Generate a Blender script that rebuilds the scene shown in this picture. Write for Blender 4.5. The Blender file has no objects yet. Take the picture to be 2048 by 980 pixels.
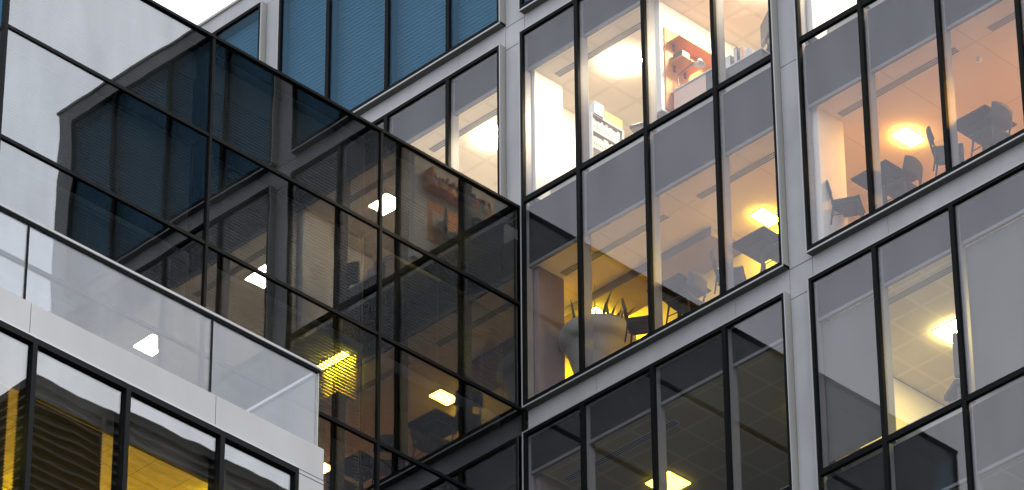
import bpy, math, random
from mathutils import Vector, Matrix, Euler
random.seed(7)
R = math.radians
sc = bpy.context.scene
COL = sc.collection

# ------------------------------------------------------------------ camera, sky, sun, exposure
cam_d = bpy.data.cameras.new('camera'); cam = bpy.data.objects.new('camera', cam_d); COL.objects.link(cam)
cam.location = (45.1155, -45.2678, -40.3952)
cam.rotation_euler = (R(124.2862), R(0.323), R(45.3163))
cam_d.sensor_width = 36; cam_d.lens = 36*9608.63/2048
cam_d.clip_start = 0.5; cam_d.clip_end = 3000
sc.camera = cam

SUN_EL = 66
world = bpy.data.worlds.new('World'); sc.world = world; world.use_nodes = True
nt = world.node_tree; nt.nodes.clear()
out = nt.nodes.new('ShaderNodeOutputWorld'); bg = nt.nodes.new('ShaderNodeBackground')
sky = nt.nodes.new('ShaderNodeTexSky'); sky.sky_type = 'NISHITA'; sky.sun_disc = False
sky.sun_elevation = R(SUN_EL); sky.sun_rotation = R(60); sky.air_density = 1.5; sky.dust_density = 4
tc = nt.nodes.new('ShaderNodeTexCoord')
no = nt.nodes.new('ShaderNodeTexNoise'); no.inputs['Scale'].default_value = 2.2; no.inputs['Detail'].default_value = 4
nt.links.new(tc.outputs['Generated'], no.inputs['Vector'])
cr = nt.nodes.new('ShaderNodeValToRGB')
cr.color_ramp.elements[0].position = .36; cr.color_ramp.elements[0].color = (13.0, 13.7, 15.0, 1)
cr.color_ramp.elements[1].position = .64; cr.color_ramp.elements[1].color = (20.8, 20.6, 20.6, 1)
nt.links.new(no.outputs['Fac'], cr.inputs['Fac'])
mx = nt.nodes.new('ShaderNodeMixRGB'); mx.inputs['Fac'].default_value = .9
# the cloud cover is brightest round the hidden sun, beyond the stone building
dp = nt.nodes.new('ShaderNodeVectorMath'); dp.operation = 'DOT_PRODUCT'; dp.inputs[1].default_value = Vector((.60,.52,.61)).normalized()
nt.links.new(tc.outputs['Generated'], dp.inputs[0])
gr = nt.nodes.new('ShaderNodeMapRange'); gr.interpolation_type = 'SMOOTHSTEP'
gr.inputs['From Min'].default_value = .35; gr.inputs['From Max'].default_value = 1.0; gr.inputs['To Min'].default_value = .88; gr.inputs['To Max'].default_value = 2.4
nt.links.new(dp.outputs['Value'], gr.inputs['Value'])
gm = nt.nodes.new('ShaderNodeVectorMath'); gm.operation = 'SCALE'
nt.links.new(sky.outputs['Color'], mx.inputs['Color1']); nt.links.new(cr.outputs['Color'], mx.inputs['Color2'])
nt.links.new(mx.outputs['Color'], gm.inputs[0]); nt.links.new(gr.outputs['Result'], gm.inputs['Scale']); nt.links.new(gm.outputs['Vector'], bg.inputs['Color']); bg.inputs['Strength'].default_value = .115
nt.links.new(bg.outputs['Background'], out.inputs['Surface'])

sun_d = bpy.data.lights.new('sun', 'SUN'); sun_d.energy = .7; sun_d.angle = R(14); sun_d.color = (1, .96, .9)
sun = bpy.data.objects.new('sun', sun_d); COL.objects.link(sun)
sd = Vector((.86, .50, 0)).normalized()*math.cos(R(SUN_EL)) + Vector((0, 0, math.sin(R(SUN_EL))))
sun.rotation_euler = sd.to_track_quat('Z', 'Y').to_euler()

sc.view_settings.view_transform = 'Standard'; sc.view_settings.look = 'None'
sc.view_settings.gamma = 1; sc.view_settings.exposure = 0; sc.view_settings.use_curve_mapping = False
cy = sc.cycles
cy.use_denoising = True
cy.max_bounces = 12; cy.transparent_max_bounces = 24; cy.diffuse_bounces = 4; cy.glossy_bounces = 6
cy.sample_clamp_indirect = 6; cy.caustics_reflective = False; cy.caustics_refractive = False
cy.use_light_tree = True

# ------------------------------------------------------------------ helpers
class MB:
    def __init__(s): s.v = []; s.f = []; s.mi = []
    def add(s, vs, fs, mi=0):
        n = len(s.v); s.v += [tuple(p) for p in vs]
        for f in fs: s.f.append(tuple(i+n for i in f)); s.mi.append(mi)
        return s
    def box(s, x0, x1, y0, y1, z0, z1, mi=0, M=None):
        vs = [Vector((x, y, z)) for x in (x0, x1) for y in (y0, y1) for z in (z0, z1)]
        if M is not None: vs = [M @ p for p in vs]
        return s.add(vs, [(0,1,3,2),(4,6,7,5),(0,4,5,1),(2,3,7,6),(0,2,6,4),(1,5,7,3)], mi)
    def bar(s, a, b, w, h=None, n=4, taper=1.0, mi=0):
        a, b = Vector(a), Vector(b); d = (b-a).normalized(); h = h or w
        up = Vector((0,0,1)) if abs(d.z) < .95 else Vector((1,0,0))
        e = d.cross(up).normalized(); g = e.cross(d)
        if n == 4: ring = [(-.5,-.5),(.5,-.5),(.5,.5),(-.5,.5)]
        else: ring = [(.5*math.cos(2*math.pi*i/n), .5*math.sin(2*math.pi*i/n)) for i in range(n)]
        vs = [a+e*w*p+g*h*q for p, q in ring] + [b+e*w*taper*p+g*h*taper*q for p, q in ring]
        fs = [(i, (i+1) % n, n+(i+1) % n, n+i) for i in range(n)] + [tuple(range(n-1,-1,-1)), tuple(range(n, 2*n))]
        return s.add(vs, fs, mi)
    def lathe(s, prof, c=(0,0,0), n=40, mi=0):
        c = Vector(c); k = len(prof)
        vs = [c+Vector((r*math.cos(2*math.pi*i/n), r*math.sin(2*math.pi*i/n), z)) for i in range(n) for r, z in prof]
        fs = [(i*k+j, ((i+1) % n)*k+j, ((i+1) % n)*k+j+1, i*k+j+1) for i in range(n) for j in range(k-1)]
        return s.add(vs, fs, mi)
    def build(s, name, mats, parent=None, smooth=False, bevel=0):
        me = bpy.data.meshes.new(name); me.from_pydata(s.v, [], s.f)
        for m in (mats if isinstance(mats, (list, tuple)) else [mats]): me.materials.append(m)
        for p, i in zip(me.polygons, s.mi): p.material_index = i; p.use_smooth = smooth
        me.update()
        o = bpy.data.objects.new(name, me); COL.objects.link(o)
        if parent is not None: o.parent = parent
        if bevel:
            b = o.modifiers.new('bevel', 'BEVEL'); b.width = bevel; b.segments = 2; b.limit_method = 'ANGLE'
        return o

def empty(name, loc=(0,0,0), rz=0):
    o = bpy.data.objects.new(name, None); COL.objects.link(o); o.location = loc; o.rotation_euler = (0,0,rz); return o
def tag(o, label=None, cat=None, group=None, kind=None):
    if label: o['label'] = label
    if cat: o['category'] = cat
    if group: o['group'] = group
    if kind: o['kind'] = kind
    return o
KIDS = {}
def kids(o): return [c for c in bpy.data.objects if c.parent == o]
def copy_tree(o, parent=None):
    c = o.copy(); COL.objects.link(c); c.parent = parent
    for ch in kids(o): copy_tree(ch, c)
    return c

def mat(name, col, rough=.6, metal=0, var=0, vscale=3, bump=0, bscale=20, stretch=None, emit=None, spec=.5):
    m = bpy.data.materials.new(name); m.use_nodes = True; t = m.node_tree; b = t.nodes['Principled BSDF']
    b.inputs['Base Color'].default_value = (*col, 1); b.inputs['Roughness'].default_value = rough
    b.inputs['Metallic'].default_value = metal; b.inputs['Specular IOR Level'].default_value = spec
    if var or bump:
        tcn = t.nodes.new('ShaderNodeTexCoord'); mp = t.nodes.new('ShaderNodeMapping')
        if stretch: mp.inputs['Scale'].default_value = stretch
        t.links.new(tcn.outputs['Object'], mp.inputs['Vector'])
    if var:
        n = t.nodes.new('ShaderNodeTexNoise'); n.inputs['Scale'].default_value = vscale; n.inputs['Detail'].default_value = 5
        t.links.new(mp.outputs['Vector'], n.inputs['Vector'])
        r = t.nodes.new('ShaderNodeValToRGB')
        r.color_ramp.elements[0].position = .3; r.color_ramp.elements[0].color = (*[c*(1-var) for c in col], 1)
        r.color_ramp.elements[1].position = .7; r.color_ramp.elements[1].color = (*[min(1, c*(1+var)) for c in col], 1)
        t.links.new(n.outputs['Fac'], r.inputs['Fac']); t.links.new(r.outputs['Color'], b.inputs['Base Color'])
    if bump:
        n2 = t.nodes.new('ShaderNodeTexNoise'); n2.inputs['Scale'].default_value = bscale; n2.inputs['Detail'].default_value = 4
        t.links.new(mp.outputs['Vector'], n2.inputs['Vector'])
        bu = t.nodes.new('ShaderNodeBump'); bu.inputs['Strength'].default_value = .4; bu.inputs['Distance'].default_value = bump
        t.links.new(n2.outputs['Fac'], bu.inputs['Height']); t.links.new(bu.outputs['Normal'], b.inputs['Normal'])
    return m

def glass(name, refl, tint, rcol=(1,1,1), wave=.002, wscale=.8, rough=0.0, wave2=0):
    """architectural glass: a mirror coat over a clear (or tinted) body, slightly wavy, with a little dirt"""
    m = bpy.data.materials.new(name); m.use_nodes = True; t = m.node_tree; t.nodes.clear()
    o = t.nodes.new('ShaderNodeOutputMaterial'); mixs = t.nodes.new('ShaderNodeMixShader')
    tr = t.nodes.new('ShaderNodeBsdfTransparent'); gl = t.nodes.new('ShaderNodeBsdfGlossy')
    tr.inputs['Color'].default_value = (*tint, 1); gl.inputs['Color'].default_value = (*rcol, 1); gl.inputs['Roughness'].default_value = rough
    tcn = t.nodes.new('ShaderNodeTexCoord')
    n = t.nodes.new('ShaderNodeTexNoise'); n.inputs['Scale'].default_value = wscale; n.inputs['Detail'].default_value = 1.5
    t.links.new(tcn.outputs['Object'], n.inputs['Vector'])
    if wave:
        bu = t.nodes.new('ShaderNodeBump'); bu.inputs['Strength'].default_value = 1; bu.inputs['Distance'].default_value = wave
        t.links.new(n.outputs['Fac'], bu.inputs['Height']); t.links.new(bu.outputs['Normal'], gl.inputs['Normal'])
    # reflectance drifts a little with films of dirt
    n3 = t.nodes.new('ShaderNodeTexNoise'); n3.inputs['Scale'].default_value = 1.3; n3.inputs['Detail'].default_value = 5
    mp = t.nodes.new('ShaderNodeMapping'); mp.inputs['Scale'].default_value = (1.4, 1.4, .35)
    t.links.new(tcn.outputs['Object'], mp.inputs['Vector']); t.links.new(mp.outputs['Vector'], n3.inputs['Vector'])
    mr = t.nodes.new('ShaderNodeMapRange'); mr.inputs['From Min'].default_value = .3; mr.inputs['From Max'].default_value = .7
    mr.inputs['To Min'].default_value = refl*.90; mr.inputs['To Max'].default_value = refl*1.10
    t.links.new(n3.outputs['Fac'], mr.inputs['Value']); t.links.new(mr.outputs['Result'], mixs.inputs['Fac'])
    t.links.new(tr.outputs['BSDF'], mixs.inputs[1]); t.links.new(gl.outputs['BSDF'], mixs.inputs[2])
    t.links.new(mixs.outputs['Shader'], o.inputs['Surface'])
    return m

def lamp_mat(name, col, strength):
    m = bpy.data.materials.new(name); m.use_nodes = True; t = m.node_tree; t.nodes.clear()
    o = t.nodes.new('ShaderNodeOutputMaterial'); e = t.nodes.new('ShaderNodeEmission')
    e.inputs['Color'].default_value = (*col, 1); e.inputs['Strength'].default_value = strength
    t.links.new(e.outputs['Emission'], o.inputs['Surface']); return m

def ceiling_mat(name, col, tile, joint=.82, w=.02, off=(0, 0)):
    """painted tile ceiling, joints as thin lines in a square grid"""
    m = bpy.data.materials.new(name); m.use_nodes = True; t = m.node_tree; b = t.nodes['Principled BSDF']
    b.inputs['Roughness'].default_value = .8; b.inputs['Specular IOR Level'].default_value = .2
    g = t.nodes.new('ShaderNodeNewGeometry'); sx = t.nodes.new('ShaderNodeSeparateXYZ'); t.links.new(g.outputs['Position'], sx.inputs[0])
    outs = []
    for k, ax in enumerate('XY'):
        ad = t.nodes.new('ShaderNodeMath'); ad.operation = 'ADD'; ad.inputs[1].default_value = 100*tile[k]-off[k]; t.links.new(sx.outputs[ax], ad.inputs[0])
        a = t.nodes.new('ShaderNodeMath'); a.operation = 'MODULO'; a.inputs[1].default_value = tile[k]; t.links.new(ad.outputs[0], a.inputs[0])
        c = t.nodes.new('ShaderNodeMath'); c.operation = 'LESS_THAN'; c.inputs[1].default_value = w; t.links.new(a.outputs[0], c.inputs[0])
        outs.append(c)
    mxx = t.nodes.new('ShaderNodeMath'); mxx.operation = 'MAXIMUM'
    t.links.new(outs[0].outputs[0], mxx.inputs[0]); t.links.new(outs[1].outputs[0], mxx.inputs[1])
    mc = t.nodes.new('ShaderNodeMixRGB'); mc.inputs['Color1'].default_value = (*col, 1); mc.inputs['Color2'].default_value = (*[min(1, c*joint) for c in col], 1)
    t.links.new(mxx.outputs[0], mc.inputs['Fac']); t.links.new(mc.outputs['Color'], b.inputs['Base Color'])
    return m

M = {}
M['stone'] = mat('stone_cladding', (.315,.325,.35), .75, var=.12, vscale=1.6, bump=.002, bscale=60, stretch=(1,1,.5))
M['stone_pale'] = mat('pale_stone', (.29,.29,.295), .75, var=.08, vscale=1.2, bump=.002, bscale=60, stretch=(1,1,.5))
M['backing'] = mat('joint_backing', (.06,.06,.06), .9)
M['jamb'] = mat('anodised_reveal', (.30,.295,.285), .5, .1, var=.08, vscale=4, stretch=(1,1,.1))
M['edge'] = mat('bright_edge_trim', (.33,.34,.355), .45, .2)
M['soffit'] = mat('shaded_reveal_soffit', (.06,.058,.055), .6, .1, var=.15, vscale=5)  # same metal as the reveal, underside shade put into the colour
M['black'] = mat('black_frame', (.006,.007,.008), .5, 0, spec=.03)
M['fin'] = mat('inner_mullion_grey', (.14,.14,.15), .5)
M['spandrel'] = mat('spandrel_panel', (.006,.006,.007), .6, spec=.04)
M['strip'] = mat('blind_box_grey', (.08,.082,.09), .5)
M['white'] = mat('white_paint', (.78,.77,.74), .6, var=.03)
M['plaster'] = mat('plaster', (.62,.60,.58), .8, var=.04)
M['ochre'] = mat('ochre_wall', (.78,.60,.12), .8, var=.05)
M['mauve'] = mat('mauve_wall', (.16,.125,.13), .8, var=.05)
M['concrete'] = mat('slab_concrete', (.3,.3,.29), .9, var=.1)
M['oak'] = mat('pale_oak_floor', (.55,.40,.22), .5, var=.08, vscale=6, stretch=(1,6,1))
M['floorpale'] = mat('pale_carpet', (.42,.38,.32), .9, var=.08, vscale=12)
M['shadedcarpet'] = mat('shaded_carpet', (.06,.06,.055), .95)  # floor of the unlit rooms, their shade put into the colour
M['carpet'] = mat('carpet', (.16,.15,.14), .95, var=.15, vscale=12)
M['glassR'] = glass('clear_facade_glass', .052, (.985,.985,.985), (.88,.90,1), wave=0, wscale=.9)
M['glassBlue'] = glass('blue_coated_glass', .045, (.62,.78,.88), (.34,.50,.61), wave=.0006, wscale=.9)
M['glassL'] = glass('mirror_coated_glass', .102, (.52,.535,.54), (.97,.985,1), wave=.0016, wscale=.7)
M['glassEnd'] = glass('blue_mirror_glass', .09, (.35,.6,.75), (.28,.6,.9), wave=.002)
M['glassB'] = glass('terrace_window_glass', .088, (.78,.78,.76), (.98,.99,1), wave=.0009, wscale=.8)
M['glassBal'] = glass('balustrade_glass', .050, (.80,.81,.82), (.98,.99,1), wave=0, wscale=.6)
M['blindblue'] = mat('attic_blind', (.20,.22,.235), .6)
M['blind'] = mat('grey_blind_slat', (.19,.19,.19), .55)
M['roller'] = mat('roller_blind_cloth', (.085,.085,.087), .9, var=.04)
M['ground'] = mat('paving', (.16,.16,.155), .85, var=.2, vscale=.4)
M['dimwall'] = mat('shaded_plaster', (.09,.085,.075), .85, var=.06)  # wall colour lowered to stand for weak indoor light
M['roof'] = mat('roof_membrane', (.2,.2,.2), .9)
M['chair'] = mat('charcoal_chair', (.030,.028,.028), .8, spec=.1)
M['chairback'] = mat('chair_back_grey', (.045,.042,.042), .8, spec=.1)
M['tabletop'] = mat('dark_table', (.022,.021,.022), .7, spec=.1)
M['pot'] = mat('planter_grey', (.22,.215,.21), .5, var=.03)
M['leaf'] = mat('leaf', (.035,.05,.02), .5)
M['soil'] = mat('soil', (.03,.02,.015), .9)
M['wood'] = mat('orange_wood', (.62,.27,.09), .5, var=.12, vscale=3, stretch=(1,1,6))
M['woody'] = mat('yellow_wood', (.78,.52,.10), .5, var=.05)
M['binder'] = mat('white_binder', (.8,.8,.8), .6)
M['dgrey'] = mat('dark_grey_plastic', (.06,.065,.07), .4)
M['lgrey'] = mat('light_grey_plastic', (.55,.57,.6), .4)
M['tower'] = mat('dark_tower_cladding', (.045,.042,.04), .5, var=.2)
M['louvre'] = mat('louvre_metal', (.055,.052,.05), .5, .1)
M['vent'] = mat('vent_slot', (.03,.03,.035), .6)
BOOKS = [mat('book_%s' % n, c, .7) for n, c in dict(red=(.35,.07,.04), tan=(.5,.33,.16), navy=(.04,.05,.10), cream=(.7,.62,.5), brown=(.16,.07,.04)).items()]

# ------------------------------------------------------------------ levels of the building (m), 0 = sill line of the middle band
SLOT = [(-12.04, -6.46), (-6.00, -.425), (.03, 5.60), (6.07, 11.64)]    # bays between pilasters
XR, XL = 12.18, -12.5
ZB, ZBT, ZU, ZA, ZAT, ZLO, ZC, ZCT, ZROOF = 7.80, 7.37, 3.95, 0.0, -.46, -3.88, -7.80, -8.26, 12.006
ZLT = 3.81
P = .13            # how far a window box stands proud of the stone
YG = -P+.035       # glass line
MULL = [.0, .235, .505, .775, 1.0]

ground = MB().add([(-600,-600,-42),(600,-600,-42),(600,600,-42),(-600,600,-42)], [(0,1,2,3)]).build('ground', M['ground'])
tag(ground, kind='structure')

# ------------------------------------------------------------------ the stone-gridded office building
bld = empty('office_building', (0,0,-42)); bld_inv = Matrix.Translation((0,0,42))
tag(bld, 'pale grey stone gridded office building with projecting black framed window bays', 'building')
def part(mb, name, mats, parent=bld, **k):
    off = Vector(parent.matrix_world.translation) if parent.parent is None else None
    mb.v = [tuple(Vector(p)+Vector((0,0,42))) for p in mb.v] if root_of(parent) is bld else mb.v
    return mb.build(name, mats, parent, **k)
def root_of(o):
    while o.parent is not None: o = o.parent
    return o

w = MB(); g = .007
T = .28
pil = [(XL, SLOT[0][0]), (SLOT[0][1], SLOT[1][0]), (SLOT[1][1], SLOT[2][0]), (SLOT[2][1], SLOT[3][0]), (SLOT[3][1], XR)]
def clip(z0, z1, x1):      # behind the glass wing nothing of the stone shows below its roof
    return max(z0, ZLT) if x1 <= .04 else z0
# pilaster panels
for (a, b) in pil:
    zz = [(-41.9, -34), (-34, -26), (-26,-18), (-18, ZCT-.12), (ZC+.0, ZLO-.18), (ZLO-.18, ZAT-.1), (ZA-.02, ZU-.2), (ZU-.2, ZBT-.08), (ZB-.04, 11.55)]
    bb = min(b, .03)
    for z0, z1 in zz:
        z0 = clip(z0, z1, b)
        if z1-z0 < .05: continue
        w.box(a+g, b-g, 0, T, z0+g, z1-g)
    for z0, z1 in ((ZCT-.12, ZC), (ZAT-.1, ZA-.02), (ZBT-.08, ZB-.04)):
        z0 = clip(z0, z1, b)
        if z1-z0 < .05: continue
        w.box(a+g, b-g, 0, T, z0+g, z1-g)
# spandrel bands between the window boxes, cut at joints
for (a, b) in SLOT:
    W = b-a
    xs = [a] + [a+W*.27, a+W*.80] + [b]
    for z0, z1 in ((ZCT, ZC), (ZAT, ZA), (ZBT, ZB), (11.55, ZROOF)):
        z0 = clip(z0, z1, b)
        if z1-z0 < .05: continue
        for i in range(3): w.box(xs[i]+g*.5, xs[i+1]-g*.5, 0, T, z0, z1)
    w.box(a, b, 0, T, -41.9, ZCT-3.4) if b > .04 else None
for (a, b) in pil: w.box(a+g*.5, b-g*.5, 0, T, 11.55, ZROOF)
wall = part(w, 'wall', M['stone'])
bk = MB()
for (a, b) in pil: bk.box(a-.02 if a > XL else a+.02, b+.02 if b < XR else b-.02, .03, T+.05, -41.9 if b > .04 else ZLT, 11.98)
for (a, b) in SLOT:
    for z0, z1 in ((ZCT, ZC), (ZAT, ZA), (ZBT, ZB), (11.55, ZROOF)):
        z0 = clip(z0, z1, b)
        if z1-z0 > .05: bk.box(a, b, .03, T+.045, z0+.01, z1-.01)
part(bk, 'joint_backing', M['backing'])
# gable end and roof
ge = MB().box(XR-.3, XR-.01, T+.06, 9, -41.9, ZROOF-.01).box(XL+.01, XL+.3, T+.06, 9, ZLT, ZROOF-.01).box(XL, XR, 8.9, 9.1, -41.9, ZROOF-.02)
part(ge, 'side_wall', M['stone'])
part(MB().box(XL, XR, T+.06, 9.1, ZROOF, ZROOF+.06), 'roof', M['roof'])
part(MB().box(XL-.04, XR+.04, -.04, T+.2, ZROOF+.002, ZROOF+.05), 'coping', M['jamb'])

def bay(a, b, z0, z1, zt, gmat, spans, blinds=None, floor=None, rollers=()):
    """one projecting window box: metal surround, glass, black mullions, inner fins, spandrels, blinds"""
    s = MB()
    e = .045                                              # surround thickness
    # surround: sides, head, sill; front lip in bright trim
    s.box(b-e, b, -P, .03, z0, z1, 0); s.box(a, a+e, -P, .03, z0, z1, 0)
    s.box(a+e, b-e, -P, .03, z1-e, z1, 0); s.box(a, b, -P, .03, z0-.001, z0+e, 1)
    s.box(a-.004, b+.004, -P-.012, -P, z0-.004, z0+.022, 2); s.box(b-.014, b+.004, -P-.012, -P, z0+.03, z1+.004, 2)
    s.box(a-.004, a+.012, -P-.012, -P, z0+.03, z1+.004, 2); s.box(a+.018, b-.022, -P-.012, -P, z1-.016, z1+.004, 2)
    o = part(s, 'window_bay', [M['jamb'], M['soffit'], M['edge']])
    W = b-a; xs = [a+W*m for m in MULL]
    f = MB()
    y0, y1 = -P-.006, YG+.03
    i0, i1 = a+.02, b-.024
    f.box(i0, i0+.045, y0, y1, z0+.03, z1-.016); f.box(i1-.045, i1, y0, y1, z0+.03, z1-.016)
    f.box(i0+.045, i1-.045, y0, y1, z0+.03, z0+.10); f.box(i0+.045, i1-.045, y0, y1, z1-.075, z1-.016)
    for x in xs[1:-1]: f.box(x-.04, x+.04, y0-.006, YG+.012, z0+.10, z1-.075)
    if zt is not None:
        for k in range(4):
            q0 = (i0+.045) if k == 0 else xs[k]+.04; q1 = (i1-.045) if k == 3 else xs[k+1]-.04
            f.box(q0, q1, y0+.002, y1, zt-.05, zt+.045)
    part(f, 'frame', M['black'], o)
    gl = MB()
    cells = [(z0+.09, z1-.07)] if zt is None else [(z0+.09, zt-.045), (zt+.04, z1-.07)]
    for k in range(4):
        q0 = i0+.04 if k == 0 else xs[k]+.035; q1 = i1-.04 if k == 3 else xs[k+1]-.035
        for (c0, c1) in cells:
            ta, tb = random.uniform(-.0012,.0012), random.uniform(-.0012,.0012)
            cx, cz = (q0+q1)/2, (c0+c1)/2
            Mx = Matrix.Translation((cx, YG, cz)) @ Euler((ta, 0, tb)).to_matrix().to_4x4()
            gl.box(q0-cx, q1-cx, -.008, .008, c0-cz, c1-cz, M=Mx)
    part(gl, 'glass', gmat, o)
    fi = MB()
    for x in xs[1:-1]:
        for (c0, c1) in cells: fi.box(x-.038, x+.038, YG+.013, .10, c0, c1)
    for x in (i0+.005, i1-.035):
        for (c0, c1) in cells: fi.box(x, x+.03, y1+.002, .08, c0, c1)
    part(fi, 'inner_mullion', M['fin'], o)
    if spans:
        for (s0, s1) in spans:
            sp = MB(); st = MB()
            for k in range(4):
                q0 = i0+.04 if k == 0 else xs[k]+.045; q1 = i1-.04 if k == 3 else xs[k+1]-.045
                sp.box(q0, q1, .0, .03, s0, s1); st.box(q0, q1, -.012, .04, s0-.055, s0)
            part(sp, 'spandrel', M['spandrel'], o); part(st, 'blind_box', M['strip'], o)
    if blinds:
        (c0, c1, sp_, tilt, bm) = blinds
        bl = MB(); n = int((c1-c0)/sp_)
        for k in range(4):
            q0 = i0+.045 if k == 0 else xs[k]+.05; q1 = i1-.045 if k == 3 else xs[k+1]-.05
            for j in range(n):
                z = c0+(j+.5)*sp_; hw = sp_*.38
                dy, dz = hw*math.cos(tilt), hw*math.sin(tilt)
                bl.add([(q0, .07-dy, z+dz), (q1, .07-dy, z+dz), (q1, .07+dy, z-dz), (q0, .07+dy, z-dz)], [(0,1,2,3)])
        part(bl, 'blind', bm, o)
    for k, (c0, c1) in rollers:
        q0 = i0+.045 if k == 0 else xs[k]+.05; q1 = i1-.045 if k == 3 else xs[k+1]-.05
        r = MB().box(q0+.02, q1-.02, .055, .058, c0, c1).box(q0+.02, q1-.02, .05, .063, c0-.025, c0)
        part(r, 'roller_blind', M['roller'], o)
    return o

CE = 2.75          # ceiling above each sill line
for i, (a, b) in enumerate(SLOT):
    bay(a, b, ZB, 11.55, None, M['glassBlue'], [], blinds=(ZB+.12, 11.45, .085, R(80), M['blindblue']))
    if i == 0: bay(a, b, ZLT+.05, ZBT, None, M['glassR'], [(ZU-.05+CE, ZBT-.06)]); continue
    if i == 1: bay(a, b, ZLT+.05, ZBT, None, M['glassR'], [(ZU-.05+CE, ZBT-.06)]); continue
    bay(a, b, ZA, ZBT, ZU, M['glassR'], [(CE, ZU-.07), (ZU-.05+CE, ZBT-.06)])
    bay(a, b, ZC, ZAT, ZLO, M['glassR'], [(ZC+CE, ZLO-.07), (-3.9+CE, ZAT-.06)],
        rollers=([(0, (-3.62, -1.22)), (2, (-3.75, -1.22)), (3, (-3.75, -1.22))] if i == 3 else []))

# floors: slab + ceiling; each floor stands .55 above its sill line, its edge set back behind the glass
def storey(z, cmat, fmat, bmat, x0=XL+.35, x1=XR-.35, depth=6.5, x_open=None):
    s = MB().box(x0, x1, .45, depth, z-1.0, z+.55); part(s, 'floor_slab', M['concrete'])
    part(MB().box(x0, x1, .46, depth, z+.551, z+.56), 'carpet', fmat)
    part(MB().box(x0, x1, .045, depth, z+CE, z+CE+.05), 'ceiling', cmat)
    part(MB().box(x0, x1, depth-.15, depth, z+.565, z+CE-.004), 'back_wall', bmat)
ceilA = ceiling_mat('painted_ceiling', (.80,.72,.62), (1.5, 1.55), .72, .012, (0,.58))
ceilU = ceiling_mat('tile_ceiling_cream', (.86,.80,.70), (.6, .6), .90, .07, (.1,.1))
ceilD = ceiling_mat('tile_ceiling_grey', (.72,.68,.58), (.6, .6), 1.14, .06, (.2,.2))
ceilE = ceiling_mat('shaded_tile_ceiling', (.36,.34,.22), (.6, .6), 1.25, .03, (.2,.2))  # darkness of the unlit rooms put into the ceiling colour
storey(ZU-.05, ceilU, M['floorpale'], M['white'])
storey(0, ceilA, M['oak'], M['ochre'], x0=-3.0)
storey(-3.9, ceilE, M['shadedcarpet'], M['dimwall'], x0=-1.5, x1=5.74)
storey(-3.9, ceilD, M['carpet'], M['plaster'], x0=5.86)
storey(-7.8, ceilE, M['shadedcarpet'], M['dimwall'], x0=-1.5)
part(MB().box(XL+.35, XR-.35, .5, 6.5, ZB-.4, ZB+.1), 'attic_floor', M['concrete'])
# columns behind every pilaster
for z in (-7.8, -3.9, 0):
    for (a, b) in ((-.42, .17), (5.45, 6.22), (11.5, 11.8)): part(MB().box(a, b, .112, .70, z+.2, z+CE-.002), 'column', M['plaster'] if (z == 0 and a > 1) else M['mauve'])
for (a, b) in ((-6.6, -5.85), (-.42, .14), (5.45, 6.22), (11.5, 11.8)): part(MB().box(a, b, .112, .76, ZU+.15, ZU+CE-.052), 'column', M['white'])
# side walls
part(MB().box(-2.9, -2.8, .46, 6.3, .56, CE), 'partition', M['ochre'])
part(MB().box(-2.79, 2.87, 1.29, 2.02, 2.58, 2.748), 'bulkhead', M['mauve'])
part(MB().box(-2.79, 4.4, 2.022, 2.10, .562, 2.745), 'feature_wall', M['ochre'])
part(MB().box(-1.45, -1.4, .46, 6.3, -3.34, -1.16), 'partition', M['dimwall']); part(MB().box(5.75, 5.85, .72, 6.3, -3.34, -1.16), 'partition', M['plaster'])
part(MB().box(2.78, 2.90, .20, 5.0, ZU+.51, ZU+CE-.06), 'partition', M['white'])
part(MB().box(-.35, -.25, .77, 5.0, ZU+.51, ZU+CE-.06), 'partition', M['white']); part(MB().box(5.75, 5.85, .77, 5, ZU+.51, ZU+CE-.06), 'partition', M['white'])

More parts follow.
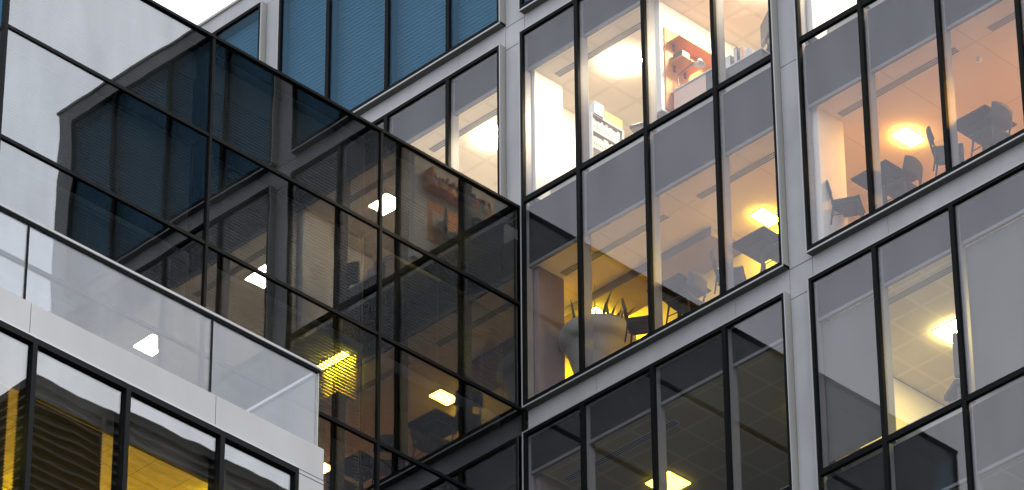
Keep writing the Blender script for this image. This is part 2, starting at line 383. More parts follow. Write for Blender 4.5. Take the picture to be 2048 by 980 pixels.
# ------------------------------------------------------------------ the mirror-glass wing
LY = 10.735
wing = empty('glass_wing', (0,0,-42))
tag(wing, 'mirror glazed wing with black mullions and grey slatted blinds reflecting the stone building', 'building')
def lp(mb, name, mats, parent=None, **k):
    parent = parent or wing
    mb.v = [tuple(Vector(p)+Vector((0,0,42))) for p in mb.v]
    return mb.build(name, mats, parent, **k)
YS = [-LY, -6.74, -3.195, -.05]
ZT = [ZLT, 1.974, -.004, -1.956, -3.91, -5.86, -7.81, -9.76]
XB = -.38
lit = {}
for r_ in range(len(ZT)-1):
    for c_ in range(3):
        z1, z0 = ZT[r_], ZT[r_+1]; y0, y1 = YS[c_], YS[c_+1]
        ta, tb = random.uniform(-.0022,.0022), random.uniform(-.0022,.0022)
        cyy, czz = (y0+y1)/2, (z0+z1)/2
        Mx = Matrix.Translation((-.02, cyy, czz)) @ Euler((0, ta, tb)).to_matrix().to_4x4()
        gp = MB().box(-.006, .006, y0-cyy+.02, y1-cyy-.02, z0-czz+.02, z1-czz-.02, M=Mx)
        o = lp(gp, 'window', M['glassL'])
        # blind: closed in some cells, part open in others
        openness = {(0,2): 60, (1,2): 50, (2,1): 62, (2,0): 62, (3,1): 60}.get((r_, c_), 82)
        tilt = R(openness); bl = MB(); sp_ = .060
        zt = z1-.04
        for j in range(int((zt-z0)/sp_)):
            z = z0+(j+.5)*sp_; hw = .022 if openness > 70 else .018
            dx, dz = hw*math.cos(tilt), hw*math.sin(tilt)
            bl.add([(XB+dx, y0+.05, z+dz), (XB+dx, y1-.05, z+dz), (XB-dx, y1-.05, z-dz), (XB-dx, y0+.05, z-dz)], [(0,1,2,3)])
        for yy in (y0+.6, (y0+y1)/2, y1-.6): bl.box(XB+.028, XB+.031, yy-.006, yy+.006, z0+.02, zt)
        if (r_, c_) not in ((2,2),(3,2),(4,2)): bl.build('blind', M['blind'], o)
# window blinds were built in world height: lift them into the wing's frame
for o in [x for x in bpy.data.objects if x.name.startswith('blind') and x.parent and x.parent.parent == wing]:
    o.location = (0,0,42)
for i, y in enumerate(YS):
    m_ = MB().box(-.10, .020, y-.024, y+.024, -41.9, ZLT)
    lp(m_, 'mullion', M['black'])
for z in ZT[1:]:
    for c_ in range(3): 
        lp(MB().box(-.10, .012, YS[c_]+.024, YS[c_+1]-.024, z-.03, z+.03), 'transom', M['black'])
# shadow-box fins and soffits behind the glass
f = MB()
for y in YS[1:3]: f.box(XB+.04, -.10, y-.03, y+.03, -12, ZLT-.06)
for z in ZT[1:]: f.box(XB+.04, -.10, -LY+.05, -.06, z-.03, z+.03)
lp(f, 'shadow_fin', M['black'])
lp(MB().box(-.30, .03, -LY-.05, -.01, ZLT, ZLT+.05), 'coping', M['black'])
lp(MB().box(-9, -.30, -LY, -.01, ZLT-.02, ZLT+.03), 'roof', M['roof'])
# storeys inside the wing
sl = MB()
for z in (3.30, -.14, -4.05, -7.95, -11.9): sl.box(-9, XB-.08, -LY+.1, -.06, z, z+(.45 if z > -1 or z < -5 else .45))
lp(sl, 'floor_slab', M['concrete'])
lp(MB().box(-9, -8.9, -LY+.1, -.06, -41, ZLT-.05), 'back_wall', M['plaster'])
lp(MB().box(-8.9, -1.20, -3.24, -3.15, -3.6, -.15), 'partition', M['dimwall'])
lp(MB().box(-1.195, -.46, -3.24, -3.15, -3.6, -.15), 'partition', M['ochre'])  # ochre end paints the lit patch into the wall, the rest stays dark
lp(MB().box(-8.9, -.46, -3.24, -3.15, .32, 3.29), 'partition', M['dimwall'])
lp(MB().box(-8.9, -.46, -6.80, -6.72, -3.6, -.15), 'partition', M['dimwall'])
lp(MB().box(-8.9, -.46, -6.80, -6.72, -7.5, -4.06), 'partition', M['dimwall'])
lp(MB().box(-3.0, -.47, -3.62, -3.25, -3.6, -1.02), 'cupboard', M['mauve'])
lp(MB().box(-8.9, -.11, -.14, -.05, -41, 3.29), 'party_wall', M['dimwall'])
# lower solid base
lp(MB().box(-9, -.12, -LY+.05, -.06, -41.9, -12), 'core', M['backing'])
# end face of the wing
en = MB()
for r_ in range(len(ZT)-1): en.box(-3.0, -.06, -LY-.012, -LY, ZT[r_+1]+.02, ZT[r_]-.02).box(-6.0, -3.05, -LY-.012, -LY, ZT[r_+1]+.02, ZT[r_]-.02)
lp(en, 'end_glass', M['glassEnd'])
eb = MB()
for z in ZT: eb.box(-9, -.036, -LY-.03, -LY+.05, z-.035, z+.035)
lp(eb, 'end_frame', M['black'])
lp(MB().box(-9, -.5, -LY+.35, -LY+.40, -12, ZLT-.05), 'end_screen', M['blindblue'])

# ------------------------------------------------------------------ the terrace block in front
BX, BY, BZ = 6.0, -9.735, -7.585
blk = empty('terrace_block', (BX, BY, -42))
tag(blk, 'low pale stone block in the left foreground with black framed windows under a glazed terrace', 'building')
def bp(mb, name, mats, parent=None, **k):
    mb.v = [tuple(Vector(p)-Vector((BX, BY, -42))) for p in mb.v]
    return mb.build(name, mats, parent or blk, **k)
YF = -30
ZW = -8.055            # window head
s = MB()
ys = [YF] + [BY-4.92-3.05*k for k in range(5, -1, -1)] + [BY-1.87] + [BY]
for i in range(len(ys)-1): s.box(BX-.3, BX, ys[i]+.005, ys[i+1]-.005, ZW, BZ)
s.box(BX-.3, BX, BY-.5, BY, ZW-.06, ZW-.012); s.box(BX-.3, BX, BY-.5, BY, -12, ZW-.075); s.box(BX-.3, BX-.012, BY-.5, BY-.004, ZW-.08, ZW)
s.box(BX-.3, BX, YF, BY, -41.9, -12)
s.box(0.1, BX-.3, BY-.3, BY, -41.9, BZ-.3)
bp(s, 'wall', M['stone_pale'])
bp(MB().box(.06, BX-.31, YF, BY-.31, BZ-.35, BZ-.06), 'terrace_deck', M['concrete'])
WY = [-10.24, -11.52, -13.09, -14.60, -16.15, -17.7, -19.2, -20.7]
for k in range(len(WY)-1):
    y1, y0 = WY[k], WY[k+1]
    o = bp(MB().box(BX-.20, BX+.02, y0+.0, y0+.075, -12, ZW-.02).box(BX-.20, BX+.02, y0+.075, y1, ZW-.10, ZW-.012), 'window', M['black'])
    if k == 0: bp(MB().box(BX-.20, BX+.02, y1, y1+.06, -12, ZW-.012), 'frame', M['black'], o)
    ta, tb = random.uniform(-.003,.003), random.uniform(-.003,.003)
    cyy, czz = (y0+y1)/2, -10.1
    Mx = Matrix.Translation((BX-.04, cyy, czz)) @ Euler((0, ta, tb)).to_matrix().to_4x4()
    bp(MB().box(-.006, .006, y0-cyy+.07, y1-cyy, -2, 2-.0, M=Mx), 'glass', M['glassB'], o)
bp(MB().box(BX, BX+.018, -20.8, BY-.45, ZW-.012, ZW+.012).box(BX, BX+.018, BY-.50, BY-.472, -12, ZW-.013), 'window_trim', M['edge'])
bp(MB().box(1, BX-.35, -24, BY-.35, -8.42, -8.36), 'ceiling', ceiling_mat('block_ceiling', (.75,.66,.45), (.6,.6), .7, .02))
bp(MB().box(1, BX-.5, -24, BY-.35, -12.3, -12.0), 'floor', M['oak'])
bp(MB().box(3.4, 3.5, -24, BY-.35, -12, -8.43).box(3.5, 5.5, BY-.6, BY-.52, -12, -8.43), 'partition', M['ochre'])
bp(MB().box(BX-.32, BX-.27, -20.8, BY-.52, ZW-.62, ZW-.02), 'added_dark_panel', M['tower'])  # dark sheet added to keep the yellow light out of the window heads
for k in (2, 3):     # slatted blinds behind the second and first windows from the picture's edge
    y1, y0 = WY[k], WY[k+1]; bl = MB()
    for j in range(40):
        z = ZW-.63-j*.05; bl.add([(BX-.33, y0+.1, z+.012), (BX-.33, y1-.05, z+.012), (BX-.375, y1-.05, z-.010), (BX-.375, y0+.1, z-.010)], [(0,1,2,3)])
    bp(bl, 'blind', M['tower'])

# balustrade: glass panels, top rail, return towards the wing
bal = empty('glass_balustrade', (BX, BY, BZ))
tag(bal, 'frameless glass balustrade with thin top rail round the terrace of the foreground block', 'balustrade')
def gp(mb, name, mats, parent=None, **k):
    mb.v = [tuple(Vector(p)-Vector((BX, BY, BZ))) for p in mb.v]
    return mb.build(name, mats, parent or bal, **k)
BH = 1.19; YE = -9.82
js = [YE, -11.66-.0, -14.72, -17.78, -20.84, -23.9, -27, -30]
for k in range(len(js)-1):
    gp(MB().box(BX-.075, BX-.060, js[k+1]+.012, js[k]-.012, BZ-.02, BZ+BH-.03), 'glass_panel', M['glassBal'])
    if k: gp(MB().box(BX-.085, BX-.050, js[k]-.012, js[k]+.012, BZ-.02, BZ+BH-.03), 'joint', M['black'])
gp(MB().box(.12, BX-.10, YE-.015, YE, BZ-.02, BZ+BH-.05), 'glass_panel', M['glassBal'])
gp(MB().box(BX-.095, BX-.040, -30, YE+.02, BZ+BH-.029, BZ+BH+.012), 'rail_core', M['black'])
gp(MB().box(BX-.085, BX-.050, YE+.001, YE+.014, BZ-.02, BZ+BH-.03), 'end_post', M['jamb'])
gp(MB().box(BX-.095, BX-.02, -30, YE+.035, BZ+BH+.013, BZ+BH+.05), 'handrail', M['stone_pale'])
gp(MB().box(.12, BX-.105, YE-.045, YE+.012, BZ+BH-.048, BZ+BH-.002), 'return_rail', M['edge'])

# ------------------------------------------------------------------ dark tower further off, seen mirrored in the block's windows
tw = empty('office_tower', (37, 10.2, -42))
tag(tw, 'dark louvred office tower standing beyond the stone building, seen mirrored in windows', 'building')
def tp(mb, name, mats):
    mb.v = [tuple(Vector(p)-Vector((37, 10.2, -42))) for p in mb.v]; return mb.build(name, mats, tw)
tp(MB().box(37, 60, 10.2, 40, -41.9, 16.8), 'wall', M['tower'])
l_ = MB()
for j in range(90):
    z = 16.5-j*.26; l_.box(36.85, 36.99, 10.1, 40, z-.06, z); l_.box(37, 60, 10.05, 10.19, z-.06, z)
tp(l_, 'louvre', M['louvre'])
q = MB()
for j in range(10): q.box(36.8, 36.849, 12+j*3, 12.12+j*3, -20, 16.5)
tp(q, 'fin', M['louvre'])

# ------------------------------------------------------------------ luminaires
def luminaire(x, y, z, m, label, sx=.26, sy=.42, group='lit ceiling panels'):
    r = empty('ceiling_light', (x, y, z)); tag(r, label, 'ceiling light', group)
    MB().box(-sx/2-.02, sx/2+.02, -sy/2-.02, sy/2+.02, -.012, 0).build('frame', M['lgrey'], r)
    MB().box(-sx/2, sx/2, -sy/2, sy/2, -.034, -.0125).build('diffuser', m, r, bevel=.008)
    return r
LA = lamp_mat('lamp_amber', (1, .70, .06), 130)
LY = lamp_mat('lamp_strong_yellow', (1, .76, .04), 300)
LO = lamp_mat('lamp_orange', (1, .48, .08), 320)
LU = lamp_mat('lamp_cream', (1, .81, .54), 400)
LD = lamp_mat('lamp_dim', (1, .76, .06), 12)
LD2 = lamp_mat('lamp_cream_soft', (1, .78, .26), 150)
LW = lamp_mat('lamp_yellow', (1, .78, .04), 420)
LB = lamp_mat('lamp_block', (1, .84, .03), 80)
LW0 = lamp_mat('lamp_yellow_faint', (1, .78, .10), 160)
z = CE-.001
luminaire(3.66, 1.72, z, LA, 'lit panel above the tables of the middle storey, left bay')
luminaire(.02, 1.66, 2.579, LY, 'added lit panel hidden on the bulkhead behind the round planter')  # hidden lamp added to brighten the yellow wall
luminaire(-1.0, .95, z, LY, 'added lit panel behind the column, brightening the yellow room')  # added out of sight behind the column to light the yellow wall
luminaire(6.68, 1.70, z, LO, 'lit panel in the orange room above the nearest dark table')
luminaire(9.68, 1.70, z, LO, 'lit panel in the orange room past the right edge of the photo')
z = ZU-.05+CE-.001
luminaire(1.35, .97, z, LU, 'glaring square panel in the cream office above the white bookcase', .5, .42)
luminaire(4.35, 1.02, z, LU, 'square panel in the cream office above the desk lamp', .5, .42)
luminaire(-1.62, .97, z, LU, 'square panel in the cream office left of the stone pilaster', .5, .42)
luminaire(-4.6, .97, z, LU, 'square panel in the cream office hidden by the glass wing', .5, .42)
luminaire(7.40, .97, z, LU, 'square panel in the upper right office, seen mirrored in the glass wing', .5, .42)
luminaire(10.4, .97, z, LU, 'square panel at the right end of the upper right office', .5, .42)
z = -3.9+CE-.001
luminaire(1.36, 1.75, z, LD, 'dim yellow panel at the bottom of the photo, left bay', .5, .5)
luminaire(4.4, 1.75, z, LD, 'dim yellow panel in the dark lower room beside the stone pilaster', .5, .5)
luminaire(7.36, 1.72, z, LD2, 'bright square panel between the roller blinds of the lower right bay', .5, .5)
luminaire(10.4, 1.72, z, LD2, 'square panel behind the roller blinds of the lower right bay', .5, .5)
def wl(x, y, z, m, label): luminaire(x, y, z, m, label, .30, .20, 'panels inside the glass wing')


def uplight(x, y, z, h, m, label):
    r = empty('added_floor_lamp', (x, y, z)); tag(r, label, 'floor lamp', 'added lamps inside the glass wing')
    MB().lathe([(0,0),(.14,0),(.13,.03),(0,.035)], n=20).bar((0,0,.03),(0,0,h-.1), .025, n=8).build('stand', M['dgrey'], r)
    MB().lathe([(.02,h-.12),(.10,h-.06),(.15,h),(.14,h),(.09,h-.05),(0,h-.09)], n=24).build('lamp_shade', M['dgrey'], r, smooth=True)
    MB().lathe([(0,h-.03),(.11,h-.03)], n=20).build('bulb_disc', m, r)
luminaire(-.84, -3.36, -.141, LW, 'added slim yellow ceiling strip shining through the blinds of the glass wing', .60, .12, 'panels inside the glass wing')  # fitting added to brighten the yellow patch behind the blinds
uplight(-1.3, -.9, .31, 1.1, LW0, 'faint added uplighter kept out of sight in the top storey of the glass wing')  # unseen lamp added for the yellow glow behind the blinds

wl(-1.4, -4.8, -4.051, LW0, 'faint panel in the lower storey of the glass wing')
def blk_l(x, y, m, label): luminaire(x, y, -8.421, m, label, .5, .5, 'panels inside the terrace block')
blk_l(5.05, -10.72, LB, 'added amber panel out of view, lighting the third window of the terrace block')  # lamp added below the view to light the room
blk_l(3.95, -12.62, LB, 'amber panel behind the blind of the terrace block')
blk_l(4.3, -14.9, LB, 'amber panel at the left edge of the terrace block')

# linear slot diffusers
def slots(x0, x1, y, z, label, n=3):
    r = empty('ceiling_vent', ((x0+x1)/2, y, z)); tag(r, label, 'ceiling vent', 'linear slot vents')
    MB().box(-(x1-x0)/2, (x1-x0)/2, -.075, .075, -.006, 0).build('plate', M['lgrey'], r)
    s = MB()
    for k in range(n): s.box(-(x1-x0)/2+.01, (x1-x0)/2-.01, -.058+k*.045, -.036+k*.045, -.009, -.0062)
    s.build('slot', M['vent'], r); return r
z = CE-.001
slots(.27, 2.60, .57, z, 'long slot vent above the round planter, middle storey')
slots(3.28, 5.10, .57, z, 'slot vent between the mullions right of the planter room')
slots(6.32, 8.70, .52, z, 'long slot vent in the orange ceiling')
slots(9.35, 11.2, .50, z, 'slot vent in the orange ceiling at the top right corner')
z = ZU-.05+CE-.001
slots(.30, 2.60, .47, z, 'long slot vent in the cream office beside the glaring panel')
slots(3.3, 5.0, .47, z, 'slot vent in the cream office above the orange shelves')
slots(-2.70, -.7, .47, z, 'slot vent in the cream office left of the stone pilaster')
slots(6.5, 8.7, .47, z, 'slot vent in the upper right office, seen mirrored')
z = -3.9+CE-.001
slots(6.9, 9.2, .40, z, 'slot vent in the grey tile ceiling of the lower right bay')
slots(.3, 2.7, .55, z, 'slot vent in the dim lower left room')

# ------------------------------------------------------------------ furniture
def make_chair():
    r = empty('dining_chair')
    s = MB()
    nx, ny = 6, 6; vs = []
    for i in range(nx+1):
        for j in range(ny+1):
            x = -.22+.44*i/nx; y = -.22+.44*j/ny
            k = 1-.10*(1-i/nx); dip = -.018*math.cos(math.pi*(j/ny-.5))
            vs.append((x, y*k, .455+dip+(.012 if i == nx else 0)))
    top = len(vs); fs = [(i*(ny+1)+j, (i+1)*(ny+1)+j, (i+1)*(ny+1)+j+1, i*(ny+1)+j+1) for i in range(nx) for j in range(ny)]
    s.add(vs, fs); 
    o = s.build('seat', M['chair'], r, smooth=True); sm = o.modifiers.new('solid', 'SOLIDIFY'); sm.thickness = .045
    bk = MB(); vs = []
    for i in range(9):
        for j in range(5):
            a = (i/8-.5)*2; t_ = j/4
            hw = .235-.02*t_; ztop = .57+.29*t_*(1-.12*a*a)
            vs.append((-.235-.06*t_+.045*a*a, a*hw, ztop-.04*(1-t_)*0))
    fs = [(i*5+j, (i+1)*5+j, (i+1)*5+j+1, i*5+j+1) for i in range(8) for j in range(4)]
    bk.add(vs, fs); o = bk.build('backrest', M['chairback'], r, smooth=True); sm = o.modifiers.new('solid', 'SOLIDIFY'); sm.thickness = .022
    for sx in (-1, 1):
        for sy in (-1, 1):
            top_ = (sx*.18, sy*.18, .44)
            l = MB().bar((sx*.235, sy*.215, 0), top_, .024, n=8, taper=1.5)
            if sx < 0: l.bar((-.19, sy*.185, .42), (-.262, sy*.20, .74), .034, n=8, taper=.6)
            l.build('leg', M['chair'], r, smooth=True)
    st = MB()
    for sy in (-1, 1): st.bar((-.215, sy*.203, .17), (.215, sy*.203, .17), .018, n=6); st.bar((-.2, sy*.19, .40), (.2, sy*.19, .40), .02, .045)
    st.build('stretcher', M['chair'], r)
    return r
chair0 = make_chair(); used = [False]
def chair(x, y, z, rz, label):
    o = chair0 if not used[0] else copy_tree(chair0); used[0] = True
    o.location = (x, y, z); o.rotation_euler = (0, 0, R(rz)); tag(o, label, 'chair', 'dark chairs at the window tables'); return o
def make_table():
    r = empty('square_table')
    MB().box(-.36, .36, -.36, .36, .715, .745).build('tabletop', M['tabletop'], r, bevel=.006)
    MB().bar((0,0,.03), (0,0,.70), .07, n=12).build('column', M['tabletop'], r, smooth=False)
    MB().box(-.16, .16, -.16, .16, .695, .714).build('bracket', M['tabletop'], r)
    MB().box(-.24, .24, -.24, .24, 0, .03).build('base', M['tabletop'], r, bevel=.008)
    return r
table0 = make_table(); tu = [False]
def table(x, y, z, rz, label):
    o = table0 if not tu[0] else copy_tree(table0); tu[0] = True
    o.location = (x, y, z); o.rotation_euler = (0,0,R(rz)); tag(o, label, 'table', 'small square cafe tables by the windows'); return o
FZ = .561
table(2.72, .66, FZ, 0, 'dark square table right of the big planter')
table(4.50, .66, FZ, 0, 'dark square table with a white card, beside the stone pilaster')
table(6.98, .68, FZ, 0, 'dark square table at the left end of the orange room')
table(8.95, .68, FZ, 0, 'dark square table with bottles in the orange room')
table(10.95, .68, FZ, 0, 'dark square table past the right edge of the photo')
chair(1.96, .60, FZ, 35, 'dark chair between the big planter and the first table')
chair(2.86, .66, FZ, 185, 'grey backed chair right of the planter table')
chair(3.86, .62, FZ, 35, 'dark chair left of the table with the white card')
chair(4.86, .66, FZ, 180, 'grey backed chair against the stone pilaster')
chair(6.40, .50, FZ, 30, 'dark chair beside the pale column of the orange room')
chair(7.26, .74, FZ, 185, 'grey backed chair between the two orange room tables')
chair(8.36, .56, FZ, 38, 'dark chair seen side on left of the bottle table')
chair(9.10, .66, FZ, 178, 'grey backed chair right of the bottle table')
chair(10.25, .60, FZ, 30, 'chair at the right edge of the photo with only its back in view')
def card(x, y, label):
    r = empty('table_card', (x, y, FZ+.746)); tag(r, label, 'table card', 'cards on the tables')
    MB().add([(-.06,-.045,0),(.06,-.045,0),(.06,0,.17),(-.06,0,.17),(-.06,.045,0),(.06,.045,0)], [(0,1,2,3),(3,2,5,4)]).build('card', M['binder'], r)
    MB().box(-.035,.035,-.0285,-.0265,.08,.10).build('print', M['dgrey'], r)
card(4.32, .86, 'white folded card on the table beside the stone pilaster')
def bottle(x, y, label, m, h=.2):
    o = MB().lathe([(0,0),(.03,0),(.032,h*.6),(.012,h*.78),(.012,h),(0,h)], n=14).build('bottle', m, smooth=True)
    o.location = (x, y, FZ+.746); tag(o, label, 'bottle', 'bottles on the table')
bottle(8.72, .72, 'clear thin bottle on the orange room table', M['lgrey'], .2)
bottle(8.98, .95, 'squat white jar on the far corner of the orange room table', M['binder'], .13)
bottle(6.9, .95, 'pale bottle on the first orange room table', M['lgrey'], .16)
# mushroom-shaped pendant far back
pd = empty('pendant_lamp', (8.1, 2.2, CE)); tag(pd, 'small mauve pendant shade hanging behind the bottles', 'pendant lamp')
MB().lathe([(.02,0),(.16,-.02),(.18,-.06),(.17,-.07),(0,-.05)], (0,0,-.62), 24).build('shade', M['mauve'], pd, smooth=True)
MB().bar((0,0,-.01),(0,0,-.63), .012, n=6).build('cord', M['dgrey'], pd)

# planter
pl = empty('round_planter', (.68, .93, FZ)); tag(pl, 'large round grey planter with a thick rim full of spiky leaves', 'planter')
MB().lathe([(.0,.0),(.26,.0),(.30,.04),(.40,.30),(.47,.55),(.505,.68),(.53,.72),(.585,.755),(.615,.82),(.625,.90),(.61,.98),(.575,1.03),(.54,1.02),(.52,.92)], n=56).build('pot', M['pot'], pl, smooth=True)
MB().lathe([(0,.93),(.525,.93)], n=40).build('soil', M['soil'], pl)
random.seed(3)
cl = empty('snake_plant', (.68, .93, FZ+.93)); tag(cl, 'spiky dark sword shaped leaves growing out of the round planter', 'plant')
for k in range(34):
    a = random.uniform(0, 2*math.pi); r_ = .46*math.sqrt(random.random()); h = random.uniform(.30,.58)
    la = a+random.uniform(-.6,.6); ln = random.uniform(.05,.30)*h; wd = random.uniform(.018,.032); tw_ = random.uniform(0, math.pi)
    e = Vector((math.cos(tw_), math.sin(tw_), 0)); vs = []
    b0 = Vector((r_*math.cos(a), r_*math.sin(a), 0))
    for i in range(6):
        t_ = i/5; c_ = b0+Vector((math.cos(la)*ln*t_*t_*2, math.sin(la)*ln*t_*t_*2, h*t_)); ww = wd*(1-t_**2.2)*(.7+.6*math.sin(math.pi*t_))+.001
        vs += [c_-e*ww, c_+e*ww]
    lf = MB().add(vs, [(2*i, 2*i+1, 2*i+3, 2*i+2) for i in range(5)])
    o = lf.build('leaf', M['leaf'], cl, smooth=True); so = o.modifiers.new('solid', 'SOLIDIFY'); so.thickness = .006

# cream office: bookcase, box, sheet, chairs, shelves, lamp, desk
UF = ZU+.511
def bookcase(x, y, z, w_, d, h, label, shelves=3, rz=0):
    r = empty('bookcase', (x, y, z), rz); tag(r, label, 'bookcase')
    t_ = .022
    MB().box(-d/2, d/2, -w_/2, -w_/2+t_, 0, h).box(-d/2, d/2, w_/2-t_, w_/2, 0, h).build('side_panel', M['white'], r)
    MB().box(-d/2, -d/2+.01, -w_/2+t_, w_/2-t_, 0, h).build('back_panel', M['white'], r)
    for k in range(shelves+1): MB().box(-d/2+.01, d/2, -w_/2+t_, w_/2-t_, (h-t_)*k/shelves, (h-t_)*k/shelves+t_).build('shelf', M['white'], r)
    return r
bookcase(.95, .82, UF, .75, .32, 1.0, 'open white bookcase holding rows of white binders in the cream office')
def spine_row(x, y, z, n, label, mats, rnd, group, dy=1, w0=.04, h0=.24, d=.2, name='binder', lean=.0):
    for k in range(n):
        w_ = w0*rnd.uniform(.7,1.2); h = h0*rnd.uniform(.8,1.05)
        o = MB().box(-d/2, d/2, -w_/2, w_/2, 0, h).box(d/2, d/2+.001, -w_*.22, w_*.22, h*.25, h*.4, 1).build(name, [rnd.choice(mats), M['dgrey']])
        o.location = (x, y, z); o.rotation_euler = (rnd.uniform(-lean, lean)-lean*.6, 0, 0)
        y += w_+.004+abs(lean)*.02
        tag(o, label, name, group)
rn = random.Random(5)
spine_row(1.0, .50, UF+.675, 12, 'white binder standing in the top row of the open white bookcase', [M['binder']], rn, 'binders in the top row of the bookcase', w0=.05, h0=.25)
spine_row(1.0, .50, UF+.35, 12, 'white binder standing in the middle row of the open white bookcase', [M['binder']], rn, 'binders in the middle row of the bookcase', w0=.05, h0=.25)
o = MB().box(-.14,.14,-.22,.22,0,.2).box(-.145,.145,-.225,.225,.2,.22).build('storage_box', M['woody'], bevel=.004); o.location = (.93, .98, UF+1.001); tag(o, 'yellow lidded box on top of the white bookcase', 'box')
o = MB().box(-.16,.16,-.11,.11,0,.035).box(-.15,.15,-.1,.1,.035,.24).build('paper_stack', M['binder'], bevel=.004); o.location = (.98, .60, UF+1.001); tag(o, 'white file box beside the yellow box on the bookcase', 'box')
def office_chair(x, y, z, rz, label):
    r = empty('office_chair', (x, y, z), R(rz)); tag(r, label, 'office chair', 'office chairs in the cream office')
    MB().box(-.22,.22,-.23,.23,.42,.49).build('seat', M['dgrey'], r, bevel=.03)
    MB().box(-.27,-.21,-.22,.22,.55,1.0).build('backrest', M['dgrey'], r, bevel=.025)
    MB().bar((-.2,0,.45),(-.25,0,.75), .05).build('back_arm', M['dgrey'], r)
    MB().bar((0,0,.1),(0,0,.42), .05, n=10).build('column', M['dgrey'], r)
    b = MB()
    for k in range(5): a = 2*math.pi*k/5; b.bar((0,0,.1),(.28*math.cos(a),.28*math.sin(a),.04), .045)
    b.build('base', M['dgrey'], r)
office_chair(1.90, .90, UF, 200, 'dark office chair right of the white bookcase')
office_chair(2.45, .95, UF, 130, 'dark office chair partly hidden by the mullion in the cream office')
office_chair(4.95, .80, UF, 60, 'office chair with a rounded back beside the stone pilaster, upper storey')
pb = empty('pin_board', (2.90, .28, UF)); tag(pb, 'orange wooden board fixed to the white partition behind the shelves', 'board')
MB().box(.002, .028, 0, 1.6, .05, 1.68).build('panel', M['wood'], pb, bevel=.003)
MB().box(.0285, .034, .02, 1.58, 1.42, 1.66).build('top_panel', M['woody'], pb)
def shelf(y0, y1, z, d, label):
    r = empty('wall_shelf', (2.935, y0, z)); tag(r, label, 'shelf', 'orange shelves on the board')
    MB().box(0, d, 0, y1-y0, 0, .03).build('plank', M['wood'], r, bevel=.003)
    MB().box(0, .02, .1, .13, -.12, 0).box(0, .02, y1-y0-.13, y1-y0-.1, -.12, 0).build('bracket', M['dgrey'], r)
shelf(.36, 1.75, 5.86, .26, 'upper orange shelf high on the board')
shelf(.36, .84, 5.44, .30, 'short orange shelf carrying a grey speaker box')
shelf(.75, 1.75, 5.22, .24, 'lower orange shelf behind the desk lamp')
o = MB().box(-.1,.1,-.09,.09,0,.17).box(.1,.106,-.075,.075,.015,.155,1).build('speaker_box', [M['dgrey'], M['lgrey']], bevel=.006); o.location = (3.06, .52, 5.471); tag(o, 'grey speaker box on the short orange shelf', 'speaker')
dk = empty('desk', (2.96, .38, UF)); tag(dk, 'desk with pinkish front panel and dark end under the orange shelves', 'desk')
MB().box(0, .98, 0, .9, .40, .43).build('desktop', M['lgrey'], dk, bevel=.004)
MB().box(.02, .72, .02, .05, 0, .398).build('front_panel', mat('pink_beige_panel', (.7,.5,.42), .7), dk)
MB().box(.73, .96, .02, .6, 0, .398).build('drawer_unit', M['dgrey'], dk)
dl = empty('desk_lamp', (3.02, .48, UF+.431)); tag(dl, 'jointed desk lamp with pale flared head standing on the desk', 'desk lamp')
MB().lathe([(0,0),(.09,0),(.085,.025),(0,.03)], n=24).build('base', M['dgrey'], dl)
MB().bar((0,0,.02),(-.02,.02,.36), .022, n=8).bar((-.02,.02,.36),(.27,.12,.52), .02, n=8).build('arm', M['dgrey'], dl)
MB().lathe([(.03,.10),(.05,.06),(.10,0),(.09,.0),(.04,.05)], (.34,.14,.44), 24).build('lamp_shade', M['lgrey'], dl, smooth=True)
# things on a sideboard at the right of the cream office
sb = empty('sideboard', (3.75, .55, UF)); tag(sb, 'low dark sideboard at the right of the cream office', 'sideboard')
MB().box(0, 1.0, 0, .4, .06, .40).build('carcass', M['dgrey'], sb, bevel=.005); MB().box(-.01, 1.01, -.01, .41, .401, .425).build('top', M['lgrey'], sb)
for k, (x, w_, h, m) in enumerate([(3.9,.22,.30,'dgrey'), (4.12,.08,.38,'dgrey'), (4.24,.06,.33,'wood'), (4.36,.10,.25,'lgrey')]):
    o = MB().box(-w_/2, w_/2, -.1, .1, 0, h).box(-w_/2+.01, w_/2-.01, -.104, -.1, .02, h-.02, 1).build('file_box', [M[m], M['lgrey']], bevel=.005)
    o.location = (x, .74, UF+.4255)
    tag(o, ['wide dark file box at the left of the sideboard', 'tall narrow dark file box on the sideboard', 'narrow orange file box on the sideboard', 'pale short file box at the right of the sideboard'][k], 'file box', 'file boxes on the sideboard')
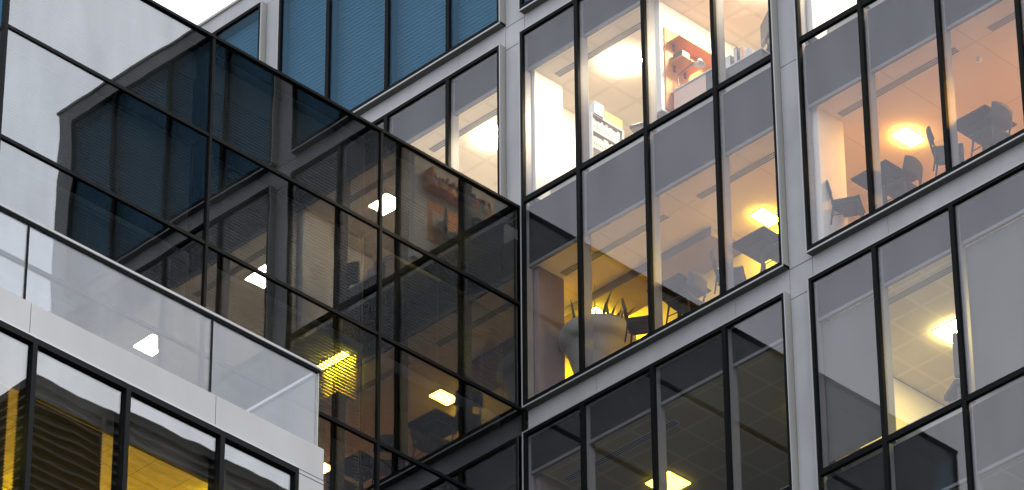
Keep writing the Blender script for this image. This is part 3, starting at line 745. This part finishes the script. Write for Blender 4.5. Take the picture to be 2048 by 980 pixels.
# books on the other side of the partition, seen only in the mirror glass
r = empty('book_shelf', (2.78, .42, 5.86)); tag(r, 'wall shelf of coloured books, seen mirrored in the glass wing', 'shelf')
MB().box(-.25, 0, 0, 1.9, 0, .03).box(-.25, 0, -.03, 0, 0, .35).build('plank', M['wood'], r)
spine_row(2.66, .50, 5.891, 26, 'coloured book leaning on the mirrored wall shelf', BOOKS, rn, 'books on the mirrored wall shelf', w0=.05, h0=.24, lean=.25, name='book')
r = empty('cork_panel', (2.779, .5, 4.9)); tag(r, 'orange wood panel under the book shelf, seen mirrored', 'panel')
MB().box(-.02, 0, 0, 1.3, 0, .78).build('board', M['wood'], r); MB().box(-.026, -.0205, .1, .4, .3, .6).build('notice', M['binder'], r)
# coat stand in the upper right office (its tip shows in the top window, and mirrored in the wing)
cs = empty('coat_stand', (6.85, 1.05, UF)); tag(cs, 'coat stand with a dark scarf behind the topmost right window', 'coat stand')
MB().bar((0,0,0),(0,0,1.6), .035, n=8).bar((0,0,1.5),(.14,0,1.62), .02, n=6).bar((0,0,1.5),(-.14,0,1.62), .02, n=6).build('pole', M['dgrey'], cs)
MB().bar((.1,0,1.6),(.20,-.02,1.1), .10, .05, n=8, taper=.5).bar((.1,0,1.6),(.02,.02,1.2), .06, .04, n=8, taper=.6).build('scarf', M['chair'], cs, smooth=True)
MB().lathe([(0,0),(.2,0),(.19,.02),(0,.03)], n=20).build('base', M['dgrey'], cs)
# lower right bay: a tall backed seat below the bright panel
office_chair_l = empty('lounge_chair', (8.08, .95, -3.9+.561), R(150)); tag(office_chair_l, 'pale high backed chair at the edge of the lower right clear pane', 'chair')
MB().box(-.25,.25,-.28,.28,.38,.48).build('seat', M['roller'], office_chair_l, bevel=.03)
MB().box(-.32,-.22,-.28,.28,.48,1.25).build('backrest', M['roller'], office_chair_l, bevel=.045)
for sx in (-1,1):
    for sy in (-1,1): MB().bar((sx*.2,sy*.22,0),(sx*.18,sy*.2,.38), .03, n=6).build('leg', M['dgrey'], office_chair_l)

# small round detectors on the ceilings
def detector(x, y, z, label):
    o = MB().lathe([(0,-.045),(.035,-.042),(.05,-.02),(.055,0),(0,0)], n=20).build('smoke_detector', M['lgrey'], smooth=True); o.location = (x, y, z)
    tag(o, label, 'smoke detector')
detector(7.85, 1.25, -3.9+CE-.001, 'small round detector in the grey tile ceiling of the lower right bay')
detector(2.05, 1.05, ZU-.05+CE-.001, 'small round detector in the cream office ceiling beside the glaring panel')
detector(8.75, .95, CE-.001, 'small round detector on the orange ceiling above the bottle table')
